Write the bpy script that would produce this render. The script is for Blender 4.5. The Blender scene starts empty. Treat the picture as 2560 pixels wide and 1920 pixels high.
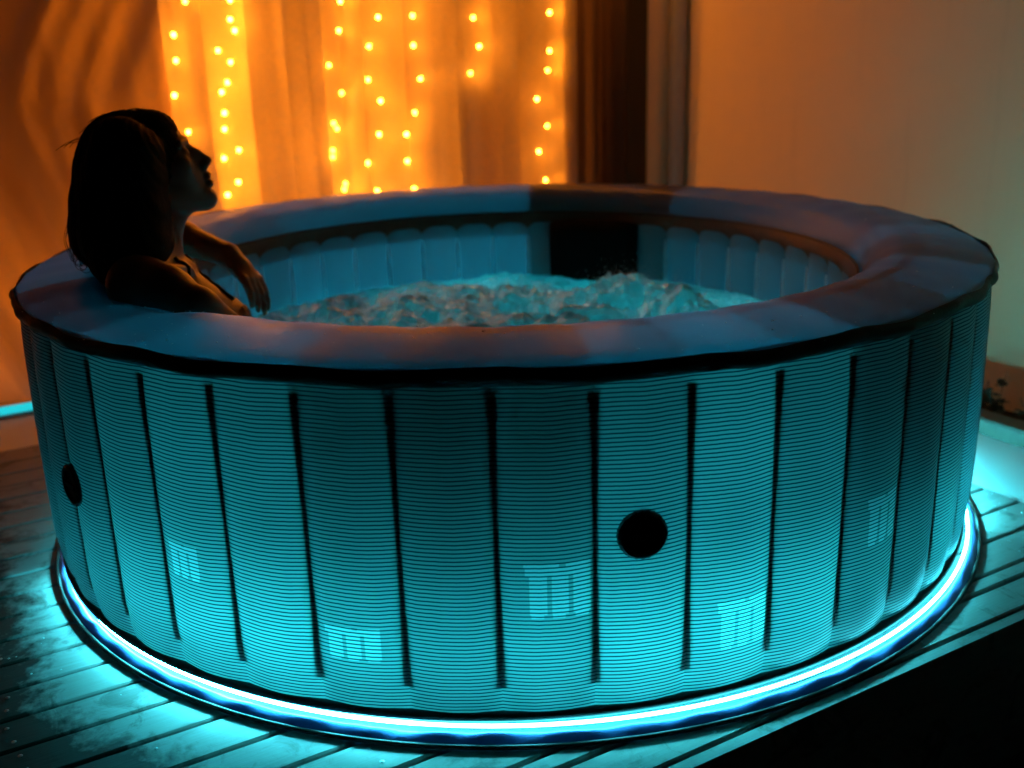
import bpy, bmesh, math, random
import numpy as np
from mathutils import Vector, Matrix

random.seed(7); rng = np.random.default_rng(7)
sc = bpy.context.scene
COL = sc.collection
PI = math.pi

# ------------------------------------------------------------------ camera
CAM = np.array([0.0, -2.31, 0.973]); YAW, PIT, ROLL, FPX = -0.0045, 0.3073, -0.0311, 2597.0
cy, sy, cp, sp = math.cos(YAW), math.sin(YAW), math.cos(PIT), math.sin(PIT)
FW = np.array([sy*cp, cy*cp, -sp]); RT0 = np.array([cy, -sy, 0.0]); UP0 = np.cross(RT0, FW)
RT = math.cos(ROLL)*RT0 + math.sin(ROLL)*UP0; UP = -math.sin(ROLL)*RT0 + math.cos(ROLL)*UP0
cd = bpy.data.cameras.new('camera'); cam = bpy.data.objects.new('camera', cd); COL.objects.link(cam)
cd.sensor_width = 36.0; cd.lens = 36.0*FPX/2560.0; cd.clip_start = 0.05; cd.clip_end = 400
M = Matrix.Identity(4)
for i in range(3):
    M[i][0], M[i][1], M[i][2], M[i][3] = RT[i], UP[i], -FW[i], CAM[i]
cam.matrix_world = M
cd.dof.use_dof = True; cd.dof.focus_distance = 1.6; cd.dof.aperture_fstop = 2.8
sc.camera = cam

# ------------------------------------------------------------------ night sky and exposure
w = bpy.data.worlds.new('World'); sc.world = w; w.use_nodes = True
wn = w.node_tree.nodes; sky = wn.new('ShaderNodeTexSky'); sky.sky_type = 'NISHITA'; sky.sun_disc = False
sky.sun_elevation = math.radians(-4.0); sky.sun_rotation = math.radians(200)
w.node_tree.links.new(sky.outputs[0], wn['Background'].inputs[0]); wn['Background'].inputs[1].default_value = 0.0015
sc.view_settings.view_transform = 'Standard'; sc.view_settings.look = 'None'
sc.view_settings.exposure = 0.0; sc.view_settings.gamma = 1.0; sc.view_settings.use_curve_mapping = False
cyc = sc.cycles
cyc.max_bounces = 6; cyc.diffuse_bounces = 3; cyc.glossy_bounces = 3; cyc.transmission_bounces = 6; cyc.transparent_max_bounces = 10
cyc.use_denoising = True; cyc.sample_clamp_indirect = 6.0; cyc.caustics_reflective = False; cyc.caustics_refractive = False
cyc.use_adaptive_sampling = True; cyc.adaptive_threshold = 0.03
try: cyc.use_light_tree = True
except Exception: pass

# house axes: boards and glass front run along U, the right-hand wall along V
A30 = math.radians(30)
U = np.array([math.cos(A30), math.sin(A30), 0.0]); V = np.array([-math.sin(A30), math.cos(A30), 0.0]); Z = np.array([0, 0, 1.0])
def uvz(u, v, z): return u*U + v*V + z*Z
def px_ray(x, y):                       # photo pixel (2212 wide) to a direction
    k = 2560/2212.0
    return FW + RT*((x*k-1280)/FPX) + UP*((960-y*k)/FPX)
def px_on_v(x, y, v):                   # ... to a point of the plane V = v
    d = px_ray(x, y); t = (v-CAM @ V)/(d @ V); P = CAM+t*d
    return P @ U, P[2]

# ------------------------------------------------------------------ helpers
def mesh_from(verts, faces, smooth=False, name='mesh'):
    me = bpy.data.meshes.new(name)
    me.from_pydata([tuple(map(float, v)) for v in verts], [], [tuple(int(i) for i in f) for f in faces])
    me.update()
    if smooth: me.polygons.foreach_set('use_smooth', [True]*len(me.polygons))
    return me
def link(name, me, mat=None, parent=None):
    o = bpy.data.objects.new(name, me); COL.objects.link(o)
    if mat is not None and me is not None and not me.materials: me.materials.append(mat)
    if parent is not None: o.parent = parent
    return o
def empty(name, loc=(0, 0, 0), rz=0.0):
    o = bpy.data.objects.new(name, None); COL.objects.link(o); o.empty_display_size = 0.1
    o.location = [float(c) for c in loc]; o.rotation_euler = (0, 0, rz); return o
def tag(o, label=None, cat=None, group=None, kind=None):
    if label: o['label'] = label
    if cat: o['category'] = cat
    if group: o['group'] = group
    if kind: o['kind'] = kind
    return o
class MB:
    def __init__(s): s.v = []; s.f = []
    def add(s, verts, faces):
        n = len(s.v); s.v += [tuple(map(float, v)) for v in verts]; s.f += [tuple(i+n for i in f) for f in faces]; return s
    def box(s, lo, hi, c=0.0, frame=None):
        (x0, y0, z0), (x1, y1, z1) = lo, hi
        if c > 0:      # chamfered top edges
            vs = [(x0,y0,z0),(x1,y0,z0),(x1,y1,z0),(x0,y1,z0),(x0,y0,z1-c),(x1,y0,z1-c),(x1,y1,z1-c),(x0,y1,z1-c),
                  (x0+c,y0+c,z1),(x1-c,y0+c,z1),(x1-c,y1-c,z1),(x0+c,y1-c,z1)]
            fs = [(3,2,1,0),(0,1,5,4),(1,2,6,5),(2,3,7,6),(3,0,4,7),(4,5,9,8),(5,6,10,9),(6,7,11,10),(7,4,8,11),(8,9,10,11)]
        else:
            vs = [(x0,y0,z0),(x1,y0,z0),(x1,y1,z0),(x0,y1,z0),(x0,y0,z1),(x1,y0,z1),(x1,y1,z1),(x0,y1,z1)]
            fs = [(3,2,1,0),(0,1,5,4),(1,2,6,5),(2,3,7,6),(3,0,4,7),(4,5,6,7)]
        return s.add(vs, fs)
    def tube(s, pts, rad, n=8, closed=False):
        pts = [np.array(p, float) for p in pts]; N = len(pts); vs = []; fs = []; up = np.array([0.13, 0.31, 0.94])
        for i, p in enumerate(pts):
            a = pts[(i-1) % N] if (closed or i > 0) else p; b = pts[(i+1) % N] if (closed or i < N-1) else p
            t = b-a; t = t/(np.linalg.norm(t)+1e-12); e1 = np.cross(t, up); e1 /= np.linalg.norm(e1)+1e-12; e2 = np.cross(t, e1)
            r = rad[i] if hasattr(rad, '__len__') else rad
            for k in range(n):
                q = 2*PI*k/n; vs.append(p+r*(math.cos(q)*e1+math.sin(q)*e2))
        for i in range(N if closed else N-1):
            j = (i+1) % N
            for k in range(n): fs.append((i*n+k, i*n+(k+1) % n, j*n+(k+1) % n, j*n+k))
        if not closed: fs += [tuple(range(n))[::-1], tuple((N-1)*n+k for k in range(n))]
        return s.add(vs, fs)
    def grid(s, fn, nu, nv, wrap=False):
        vs = [fn(i/(nu if wrap else nu-1), j/(nv-1)) for i in range(nu) for j in range(nv)]; fs = []
        for i in range(nu if wrap else nu-1):
            k = (i+1) % nu
            for j in range(nv-1): fs.append((i*nv+j, k*nv+j, k*nv+j+1, i*nv+j+1))
        return s.add(vs, fs)
    def mesh(s, smooth=False): return mesh_from(s.v, s.f, smooth)
    def build(s, name, mat, parent=None, smooth=False): return link(name, s.mesh(smooth), mat, parent)

def vnoise(x, y, seed=0):
    xi = np.floor(x).astype(np.int64); yi = np.floor(y).astype(np.int64); fx = x-xi; fy = y-yi
    fx = fx*fx*fx*(fx*(fx*6-15)+10); fy = fy*fy*fy*(fy*(fy*6-15)+10)
    def h(a, b):
        n = (a*374761393+b*668265263+seed*2147483647) & 0xFFFFFFFF
        n = ((n ^ (n >> 13))*1274126177) & 0xFFFFFFFF
        return ((n ^ (n >> 16)) & 0xFFFF)/65535.0
    return (h(xi, yi)*(1-fx)+h(xi+1, yi)*fx)*(1-fy)+(h(xi, yi+1)*(1-fx)+h(xi+1, yi+1)*fx)*fy
def fbm(x, y, oct=4, seed=0, gain=0.5):
    s = 0; a = 1; t = 0
    for o in range(oct): s = s+a*vnoise(x*2**o, y*2**o, seed+o*17); t += a; a *= gain
    return s/t

# ------------------------------------------------------------------ materials
def nodes(name):
    m = bpy.data.materials.new(name); m.use_nodes = True; t = m.node_tree; t.nodes.clear()
    out = t.nodes.new('ShaderNodeOutputMaterial'); return m, t, out
class NB:
    def __init__(s, name): s.m, s.t, s.out = nodes(name)
    def n(s, typ, **kw):
        nd = s.t.nodes.new('ShaderNode'+typ)
        for k, v in kw.items(): setattr(nd, k, v)
        return nd
    def l(s, a, b): s.t.links.new(a, b)
    def math(s, op, a, b=None, c=None, clamp=False):
        nd = s.n('Math', operation=op, use_clamp=clamp)
        for i, q in enumerate((a, b, c)):
            if q is None: continue
            if isinstance(q, (int, float)): nd.inputs[i].default_value = q
            else: s.l(q, nd.inputs[i])
        return nd.outputs[0]
    def noise(s, vec, scale, detail=4, rough=0.55, dist=0.0):
        nd = s.n('TexNoise'); nd.inputs['Scale'].default_value = scale; nd.inputs['Detail'].default_value = detail
        nd.inputs['Roughness'].default_value = rough; nd.inputs['Distortion'].default_value = dist
        if vec is not None: s.l(vec, nd.inputs['Vector'])
        return nd.outputs['Fac']
    def ramp(s, fac, stops, interp='LINEAR'):
        nd = s.n('ValToRGB'); cr = nd.color_ramp; cr.interpolation = interp
        while len(cr.elements) < len(stops): cr.elements.new(0.5)
        for e, (p, c) in zip(cr.elements, stops):
            e.position = p; e.color = (*c, 1) if len(c) == 3 else c
        s.l(fac, nd.inputs[0]); return nd.outputs[0]
    def mixc(s, fac, a, b, mode='MIX'):
        nd = s.n('Mix', data_type='RGBA', blend_type=mode)
        for i, q in ((0, fac), (6, a), (7, b)):
            if isinstance(q, (int, float)): nd.inputs[i].default_value = q
            elif isinstance(q, tuple): nd.inputs[i].default_value = (*q, 1)
            else: s.l(q, nd.inputs[i])
        return nd.outputs[2]
    def bump(s, h, strength=0.3, dist=0.01):
        nd = s.n('Bump'); nd.inputs['Strength'].default_value = strength; nd.inputs['Distance'].default_value = dist
        s.l(h, nd.inputs['Height']); return nd.outputs[0]
    def coords(s, kind='Object'): return s.n('TexCoord').outputs[kind]
    def mapping(s, vec, scale=(1, 1, 1), rot=(0, 0, 0), loc=(0, 0, 0)):
        nd = s.n('Mapping'); nd.inputs['Scale'].default_value = scale; nd.inputs['Rotation'].default_value = rot; nd.inputs['Location'].default_value = loc
        s.l(vec, nd.inputs[0]); return nd.outputs[0]
    def put(s, sock, q):
        if isinstance(q, (int, float)): sock.default_value = q
        elif isinstance(q, tuple): sock.default_value = (*q, 1) if len(q) == 3 else q
        else: s.l(q, sock)
    def principled(s, **kw):
        nd = s.n('BsdfPrincipled')
        for k, q in kw.items(): s.put(nd.inputs[k.replace('_', ' ')], q)
        return nd.outputs[0]
    def mixs(s, fac, a, b):
        nd = s.n('MixShader'); s.put(nd.inputs[0], fac); s.l(a, nd.inputs[1]); s.l(b, nd.inputs[2]); return nd.outputs[0]
    def translucent(s, c, nrm=None):
        nd = s.n('BsdfTranslucent'); s.put(nd.inputs[0], c)
        if nrm is not None: s.l(nrm, nd.inputs['Normal'])
        return nd.outputs[0]
    def done(s, shader): s.l(shader, s.out.inputs[0]); return s.m

def emit(name, col, strength):
    b = NB(name); e = b.n('Emission'); e.inputs[0].default_value = (*col, 1); e.inputs[1].default_value = strength
    return b.done(e.outputs[0])
def simple(name, col, rough=0.5, bscale=0, bstr=0.2, var=0.0, spec=0.5, metal=0.0):
    b = NB(name); c = b.coords(); kw = dict(Roughness=rough, Metallic=metal)
    n = b.noise(c, bscale or 12, 5)
    if var: kw['Base_Color'] = b.mixc(n, tuple(x*(1-var) for x in col), tuple(min(1, x*(1+var)) for x in col))
    else: kw['Base_Color'] = col
    if bscale: kw['Normal'] = b.bump(n, bstr, 0.004)
    kw['Specular_IOR_Level'] = spec
    return b.done(b.principled(**kw))

LEDC = (0.0, 0.62, 0.72)
def m_wall(mark=None):          # striped translucent vinyl; mark = (deg0, deg1, z0, z1) of a lighter print on the pale bands
    b = NB('striped_vinyl' if mark is None else 'striped_vinyl_with_print'); c = b.coords(); sep = b.n('SeparateXYZ'); b.l(c, sep.inputs[0])
    wav = b.noise(b.mapping(c, scale=(1, 1, 0.25)), 16, 3); ph = b.math('MULTIPLY', b.math('ADD', sep.outputs[2], b.math('MULTIPLY', wav, 0.004)), 1/0.0064); fr = b.math('FRACT', ph)
    tri = b.math('ABSOLUTE', b.math('SUBTRACT', fr, 0.5))                 # 0 mid band, 0.5 between
    st = b.ramp(tri, [(0.28, (1, 1, 1)), (0.37, (0, 0, 0))])
    n = b.noise(c, 9, 3)
    colT = b.mixc(st, (0.025, 0.080, 0.135), (0.80, 0.84, 0.84)); colD = b.mixc(st, (0.03, 0.045, 0.05), (0.50, 0.53, 0.52))
    colT = b.mixc(b.math('MULTIPLY', n, 0.35), colT, (0.25, 0.4, 0.42), 'MULTIPLY')
    colT = b.mixc(1.0, colT, (0.62, 0.64, 0.64), 'MULTIPLY')
    if mark:
        d0, d1, z0, z1 = mark
        def rng_(x, lo, hi): return b.math('MULTIPLY', b.math('GREATER_THAN', x, lo), b.math('LESS_THAN', x, hi))
        a = b.math('DIVIDE', b.math('SUBTRACT', b.math('ARCTAN2', sep.outputs[1], sep.outputs[0]), math.radians(d0)), math.radians(d1-d0))
        t = b.math('DIVIDE', b.math('SUBTRACT', z1, sep.outputs[2]), z1-z0)
        segs = [(0, .07, 0, .52), (0, .07, .62, 1), (.07, .22, .02, 1), (.22, .93, .08, .34), (.22, .93, .41, .66), (.22, .93, .73, 1), (.93, 1.0, .1, .29), (.93, 1.0, .42, .61), (.93, 1.0, .76, .97)]
        msk = 0.0
        for (ta, tb_, aa_, ab_) in segs: msk = b.math('ADD', b.math('MULTIPLY', rng_(t, ta, tb_), rng_(a, aa_, ab_)), msk)
        msk = b.math('MULTIPLY', b.math('MULTIPLY', msk, st, clamp=True), 0.72)
        colT = b.mixc(msk, colT, (0.92, 0.95, 0.97)); colD = b.mixc(msk, colD, (0.85, 0.88, 0.9))
    nrm = b.bump(b.math('ADD', b.math('MULTIPLY', st, 0.6), b.math('MULTIPLY', b.noise(c, 60, 2), 0.5)), 0.5, 0.0012)
    d = b.principled(Base_Color=colD, Roughness=0.38, Normal=nrm)
    return b.done(b.mixs(0.68, d, b.translucent(colT)))
def m_vinyl(name, colD, colT, tf, rough=0.35):
    b = NB(name); c = b.coords(); n = b.noise(c, 260, 2); n2 = b.noise(c, 14, 3)
    nrm = b.bump(b.math('ADD', b.math('MULTIPLY', n, 0.25), n2), 0.25, 0.004)
    d = b.principled(Base_Color=colD, Roughness=rough, Normal=nrm)
    return b.done(b.mixs(tf, d, b.translucent(colT)))
def m_deck():
    b = NB('deck_wood'); geo = b.n('NewGeometry').outputs['Position']
    uv = b.mapping(geo, rot=(0, 0, -A30))                                   # x along the boards, y across
    grain = b.noise(b.mapping(uv, scale=(3, 60, 20)), 3.0, 6, 0.6, 0.6)
    oi = b.n('ObjectInfo').outputs['Random']
    blot = b.noise(geo, 7.0, 6, 0.62, 0.4)
    fine = b.noise(geo, 45.0, 4, 0.6)
    # darker boards left of the tub, with a ragged edge
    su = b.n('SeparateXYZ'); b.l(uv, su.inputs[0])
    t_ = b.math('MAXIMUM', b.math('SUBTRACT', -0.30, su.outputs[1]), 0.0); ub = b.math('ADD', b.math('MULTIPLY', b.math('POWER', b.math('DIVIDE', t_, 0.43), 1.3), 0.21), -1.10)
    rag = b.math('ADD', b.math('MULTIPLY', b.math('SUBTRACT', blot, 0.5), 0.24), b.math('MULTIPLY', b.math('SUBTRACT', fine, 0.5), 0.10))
    dk = b.n('MapRange'); b.l(b.math('ADD', b.math('SUBTRACT', su.outputs[0], ub), rag), dk.inputs[0])
    for i, q in ((1, -0.03), (2, 0.025), (3, 1.0), (4, 0.0)): dk.inputs[i].default_value = q
    darkm = dk.outputs[0]
    spots = b.ramp(b.noise(geo, 11.0, 6, 0.7, 1.2), [(0.52, (0, 0, 0)), (0.64, (1, 1, 1))])
    base = b.mixc(grain, (0.22, 0.215, 0.20), (0.39, 0.39, 0.375))
    base = b.mixc(b.math('MULTIPLY', oi, 0.5), base, (0.25, 0.23, 0.20))
    base = b.mixc(b.math('MULTIPLY', spots, 0.55), base, (0.035, 0.03, 0.022))
    base = b.mixc(darkm, base, b.mixc(blot, (0.010, 0.007, 0.005), (0.030, 0.022, 0.016)))
    rough = b.math('SUBTRACT', b.math('ADD', 0.40, b.math('MULTIPLY', blot, 0.35)), b.math('MULTIPLY', darkm, -0.05))
    nrm = b.bump(b.math('ADD', b.math('MULTIPLY', grain, 0.6), b.math('MULTIPLY', fine, 0.5)), 0.35, 0.003)
    return b.done(b.principled(Base_Color=base, Roughness=rough, Normal=nrm, Specular_IOR_Level=0.25))
def m_sheer(name, tr, tl, colT, colD, bands=0.0):
    b = NB(name); c = b.coords(); weave = b.noise(b.mapping(c, scale=(1, 1, 0.15)), 400, 2)
    g1 = b.noise(b.mapping(c, scale=(1, 1, 0.05)), 9.0, 3, 0.6, 0.15)            # gathers: where the cloth hangs double
    gat = b.ramp(g1, [(0.40, (1, 1, 1)), (0.60, (0, 0, 0))])
    T = b.n('BsdfTransparent'); D = b.n('BsdfDiffuse'); D.inputs[0].default_value = (*colD, 1)
    cT = b.mixc(b.math('MULTIPLY', gat, bands), colT, tuple(x*0.42 for x in colT))
    body = b.mixs(tl, D.outputs[0], b.translucent(cT))
    f = b.math('ADD', tr-0.06, b.math('MULTIPLY', weave, 0.12 if tr > 0.1 else 0.0))
    f = b.math('MULTIPLY', f, b.math('SUBTRACT', 1.0, b.math('MULTIPLY', gat, bands*0.6)))
    return b.done(b.mixs(f, body, T.outputs[0]))
def m_water():
    b = NB('churning_water'); c = b.coords(); n1 = b.noise(c, 26, 6, 0.65, 0.8); n2 = b.noise(c, 110, 4, 0.6, 0.5)
    foam = b.ramp(n1, [(0.48, (0, 0, 0)), (0.66, (1, 1, 1))])
    col = b.mixc(foam, (0.22, 0.30, 0.30), (0.66, 0.70, 0.66))
    vo = b.n('TexVoronoi'); vo.inputs['Scale'].default_value = 170; b.l(c, vo.inputs['Vector'])
    nrm = b.bump(b.math('ADD', b.math('ADD', n1, b.math('MULTIPLY', n2, 0.5)), b.math('MULTIPLY', vo.outputs['Distance'], -0.55)), 0.5, 0.006)
    rg = b.math('ADD', 0.05, b.math('MULTIPLY', foam, 0.2))
    d = b.principled(Base_Color=col, Roughness=rg, Normal=nrm, IOR=1.75, Coat_Weight=1.0, Coat_Roughness=0.08)
    return b.done(b.mixs(0.40, d, b.translucent((0.45, 0.85, 0.85))))
def m_plaster():
    b = NB('painted_render'); c = b.coords(); n = b.noise(c, 55, 6, 0.6); n2 = b.noise(c, 2.2, 4, 0.6)
    col = b.mixc(b.math('MULTIPLY', n2, 0.6), (0.78, 0.64, 0.40), (0.62, 0.50, 0.30))
    st = b.ramp(b.noise(b.mapping(c, scale=(6, 6, 0.6)), 3, 5, 0.6), [(0.55, (0, 0, 0)), (0.8, (1, 1, 1))])
    col = b.mixc(b.math('MULTIPLY', st, 0.12), col, (0.30, 0.24, 0.15))
    return b.done(b.principled(Base_Color=col, Roughness=0.85, Normal=b.bump(n, 0.5, 0.004)))
def m_skin():
    b = NB('skin'); c = b.coords(); n = b.noise(c, 180, 3)
    col = b.mixc(b.noise(c, 8, 3), (0.24, 0.115, 0.07), (0.29, 0.14, 0.088))
    return b.done(b.principled(Base_Color=col, Roughness=0.38, Normal=b.bump(n, 0.12, 0.002)))
def m_stone():
    b = NB('pale_paving'); c = b.coords(); n = b.noise(c, 5, 6, 0.65); f = b.noise(c, 90, 4)
    col = b.mixc(n, (0.72, 0.72, 0.70), (0.86, 0.86, 0.84))
    return b.done(b.principled(Base_Color=col, Roughness=b.math('ADD', 0.35, b.math('MULTIPLY', n, 0.3)), Normal=b.bump(f, 0.25, 0.003)))

MT = dict(
    wall=m_wall(), inner=m_vinyl('inner_vinyl', (0.36, 0.40, 0.42), (0.12, 0.34, 0.50), 0.55),
    rim=m_vinyl('rim_vinyl', (0.175, 0.145, 0.10), (0.050, 0.27, 0.42), 0.50, 0.33),
    trim=simple('brown_trim_vinyl', (0.16, 0.085, 0.05), 0.4, 30, 0.3, 0.25),
    piping=simple('black_piping', (0.012, 0.009, 0.008), 0.55, 60, 0.4, 0.3),
    black=simple('black_plastic', (0.006, 0.006, 0.007), 0.5, 40, 0.2),
    matt=simple('matt_black', (0.008, 0.007, 0.007), 0.95, 80, 0.4, 0.2, 0.15),
    rib=simple('rib_vinyl', (0.20, 0.21, 0.22), 0.6), seam=simple('seam_tape', (0.010, 0.012, 0.012), 0.7),
    skirt=m_vinyl('skirt_vinyl', (0.11, 0.19, 0.46), (0.06, 0.12, 0.35), 0.15, 0.2),
    print=m_vinyl('print_ink', (0.75, 0.82, 0.85), (0.9, 0.95, 0.97), 0.75, 0.4),
    deck=m_deck(), screw=simple('screw_steel', (0.45, 0.45, 0.45), 0.3, metal=1.0), stone=m_stone(), plaster=m_plaster(),
    kerb=simple('kerb_concrete', (0.16, 0.13, 0.10), 0.85, 40, 0.5, 0.3), soil=simple('dark_soil', (0.007, 0.006, 0.005), 0.95, 60, 0.8, 0.5),
    earth=simple('dark_ground', (0.02, 0.018, 0.016), 0.95, 6, 0.5, 0.5),
    frame=simple('black_frame_paint', (0.006, 0.006, 0.006), 0.55, 40, 0.1), pipe=simple('grey_pipe_paint', (0.30, 0.32, 0.32), 0.45, 25, 0.15, 0.15),
    sheer=m_sheer('sheer_curtain_cloth', 0.46, 0.64, (0.86, 0.76, 0.60), (0.62, 0.56, 0.46), 0.9),
    drape=m_sheer('gathered_drape_cloth', 0.06, 0.66, (0.52, 0.38, 0.27), (0.40, 0.30, 0.22)),
    brown=m_sheer('brown_drape_cloth', 0.02, 0.35, (0.13, 0.085, 0.05), (0.10, 0.07, 0.05)),
    room=simple('room_wall_paint', (0.55, 0.45, 0.32), 0.8, 20, 0.1, 0.1), cabinet=simple('cabinet_wood', (0.11, 0.05, 0.025), 0.5, 10, 0.2, 0.3),
    wire=simple('string_wire', (0.10, 0.08, 0.05), 0.5), water=m_water(), drop=m_vinyl('droplets', (0.6, 0.66, 0.66), (0.6, 0.7, 0.7), 0.3, 0.05),
    skin=m_skin(), hair=simple('dark_hair', (0.008, 0.006, 0.005), 0.7, 90, 0.4, 0.3, 0.12), suit=simple('black_swimwear', (0.008, 0.008, 0.009), 0.35, 120, 0.2),
    gold=simple('gold_ring', (0.85, 0.6, 0.25), 0.25, metal=1.0), leaf=simple('dark_leaves', (0.010, 0.016, 0.007), 0.6, 20, 0.2, 0.4),
    stem=simple('stem_bark', (0.05, 0.035, 0.02), 0.8), bulb=emit('bulb_glow', (1.0, 0.265, 0.014), 225.0),
    strip=emit('strip_glow', (0.02, 0.70, 0.80), 0.9),
)
LED = {}
def led(s, col=(0.016, 0.62, 0.74)):
    s = round(s, 2)
    if (s, col) not in LED: LED[s, col] = emit('led_glow_%03d' % int(s*10), col, s)
    return LED[s, col]

# ================================================================== THE SETTING
S = 60.0
g = link('ground', mesh_from([(-S,-S,-0.30),(S,-S,-0.30),(S,S,-0.30),(-S,S,-0.30)], [(0,1,2,3)]), MT['earth']); tag(g, kind='structure')
hz = math.radians(30)
def house_obj(name, mb, mat, parent=None, smooth=False):
    o = mb.build(name, mat, parent, smooth)
    if parent is None: o.rotation_euler = (0, 0, hz)
    return o
U0, UE, VE0, VE1 = -2.9, 0.857, -1.018, 0.955
deck = tag(empty('deck', (0, 0, 0), hz), kind='structure')
rows = [-1.018, -0.943, -0.905] + [-0.905+0.0876*k for k in range(1, 22)]
rows = [r for r in rows if r < VE1-0.03] + [VE1]
for k in range(len(rows)-1):
    a, b_ = rows[k]+0.0035, rows[k+1]-0.0035
    dz = random.uniform(-0.0015, 0.0)
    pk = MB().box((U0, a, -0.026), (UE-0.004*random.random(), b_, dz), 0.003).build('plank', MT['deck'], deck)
    if b_-a > 0.06 and k < 16:
        for u in (-1.16, -0.70, -0.245, 0.21, 0.665):
            for v in (a+0.02, b_-0.02):
                c = (u+random.uniform(-.008, .008), v+random.uniform(-.003, .003), dz+0.0006)
                vs = [(c[0]+0.0038*math.cos(q), c[1]+0.0038*math.sin(q), c[2]) for q in np.linspace(0, 2*PI, 9)[:-1]]+[(c[0], c[1], c[2]+0.0012)]
                MB().add(vs, [(i, (i+1) % 8, 8) for i in range(8)]).build('screw', MT['screw'], pk)
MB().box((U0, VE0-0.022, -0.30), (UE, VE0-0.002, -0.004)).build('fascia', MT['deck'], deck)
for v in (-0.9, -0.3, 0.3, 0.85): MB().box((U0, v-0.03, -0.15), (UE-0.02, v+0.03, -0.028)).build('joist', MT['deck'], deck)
# pale paving behind and right of the deck
pv = MB().box((UE+0.004, -2.4, -0.3), (1.155, 1.37, -0.006)).box((U0, VE1+0.004, -0.3), (UE+0.002, 1.37, -0.007))
tag(house_obj('paving', pv, MT['stone']), kind='structure')
kb = MB().box((1.158, -2.4, -0.3), (1.235, 1.30, 0.034), 0.006); tag(house_obj('kerb', kb, MT['kerb']), kind='structure')
def soil_fn(a, b_):
    u = 1.237+a*(1.598-1.237); v = -2.4+b_*3.7
    return (u, v, -0.105+0.02*float(fbm(np.array(u*18.0), np.array(v*18.0), 3, 5)))
tag(house_obj('planter_soil', MB().grid(soil_fn, 16, 150), MT['soil'], smooth=True), kind='structure')

wl = house_obj('garden_wall', MB().box((1.60, -3.2, -0.3), (1.75, 1.43, 2.7)), MT['plaster'])
tag(wl, 'plain rendered wall behind the planter, lit orange at top and teal below', 'wall')
# house front: jamb by the corner, lintel above, room behind the curtains
hf = tag(empty('house_front', (0, 0, 0), hz), 'house front with a tall curtained opening behind the tub', 'house')
MB().box((1.432, 1.40, -0.3), (1.598, 1.60, 2.15)).build('jamb', MT['plaster'], hf)
MB().box((-3.4, 1.40, -0.3), (-2.75, 1.60, 2.15)).build('jamb', MT['plaster'], hf)
MB().box((-3.4, 1.40, 2.152), (1.598, 1.60, 2.75)).build('lintel', MT['plaster'], hf)
MB().box((-3.4, 2.30, -0.3), (2.6, 2.40, 2.4)).build('room_wall', MT['room'], hf)
MB().box((-3.4, 1.602, -0.3), (2.6, 2.298, 0.0)).build('room_floor', MT['room'], hf)
MB().box((-3.4, 1.602, 2.2), (2.6, 2.298, 2.3)).build('room_ceiling', MT['room'], hf)
MB().box((2.5, 1.602, 0.002), (2.598, 2.296, 2.198)).build('room_side_wall', MT['room'], hf)
# black door frame
df = tag(empty('door_frame', (0, 0, 0), hz), 'black metal door frame post between brown drape and rendered wall', 'door frame')
MB().box((1.333, 1.385, -0.004), (1.430, 1.49, 2.148)).build('post', MT['frame'], df)
MB().box((1.318, 1.43, -0.004), (1.331, 1.47, 2.06)).build('glazing_bead', MT['trim'], df)
MB().box((-2.70, 1.43, 2.065), (1.331, 1.49, 2.148)).build('header', MT['frame'], df)
MB().box((-2.748, 1.43, -0.004), (-2.702, 1.49, 2.063)).build('post', MT['frame'], df)
# downpipe in the corner
dp = tag(empty('downpipe', (0, 0, 0), hz), 'grey downpipe in the corner beside the rendered wall', 'pipe')
MB().tube([(1.562, 1.362, z) for z in (0.02, 0.6, 1.2, 1.8, 2.6)], 0.034, 20).build('pipe', MT['pipe'], dp, True)
for z in (0.12, 1.75): MB().tube([(1.562, 1.362, z), (1.562, 1.362, z+0.03)], 0.038, 20).build('bracket', MT['pipe'], dp)
# low cabinet behind the sheer
cb = tag(empty('cabinet', (0, 0, 0), hz), 'low brown cabinet dimly seen through the sheer curtain', 'cabinet')
MB().box((0.935, 1.62, 0.002), (1.62, 2.0, 0.85)).build('carcass', MT['cabinet'], cb)
MB().box((0.925, 1.61, 0.852), (1.63, 2.0, 0.875), 0.004).build('top', MT['cabinet'], cb)

# ------------------------------------------------------------------ curtains
def curtain(name, u0, u1, z0, z1, fn, nu, nz, mat, label, cat='curtain'):
    us = np.linspace(u0, u1, nu); zs = np.linspace(z0, z1, nz); Ug, Zg = np.meshgrid(us, zs, indexing='ij')
    Vg, Us = fn(Ug, Zg)
    vs = np.stack([Us, Vg, Zg], -1).reshape(-1, 3)
    i = np.arange(nu-1)[:, None]*nz+np.arange(nz-1)[None]; f = np.stack([i, i+nz, i+nz+1, i+1], -1).reshape(-1, 4)
    root = tag(empty(name, (0, 0, 0), hz), label, cat)
    link('cloth', mesh_from(vs, f, True), mat, root)
    MB().tube([(u0+0.01, float(Vg.mean()), z1-0.02), (u1-0.01, float(Vg.mean()), z1-0.02)], 0.011, 8).build('rod', MT['frame'], root, True)
    return root
fold = [(random.uniform(9, 75), random.uniform(0, 6.28), random.uniform(0.35, 1.0), random.uniform(-0.5, 0.5)) for _ in range(12)]
def sheer_fn(u, z):
    d = 0
    for (k, p, a, l) in fold: d = d+a*np.sin(k*(u+0.05*l*(1.2-z))+p)*(18.0/(k+14))
    wv = 0.0095*d
    m = 0.35+0.65*vnoise(u*4+3, z*0.6, 3)
    sharp = 0.016*np.abs(np.sin(19*(u+0.02*np.sin(2*z))+1.5*np.sin(4.3*u)))
    return 1.395+wv*m-sharp, u+0.004*np.sin(k*u)
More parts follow.
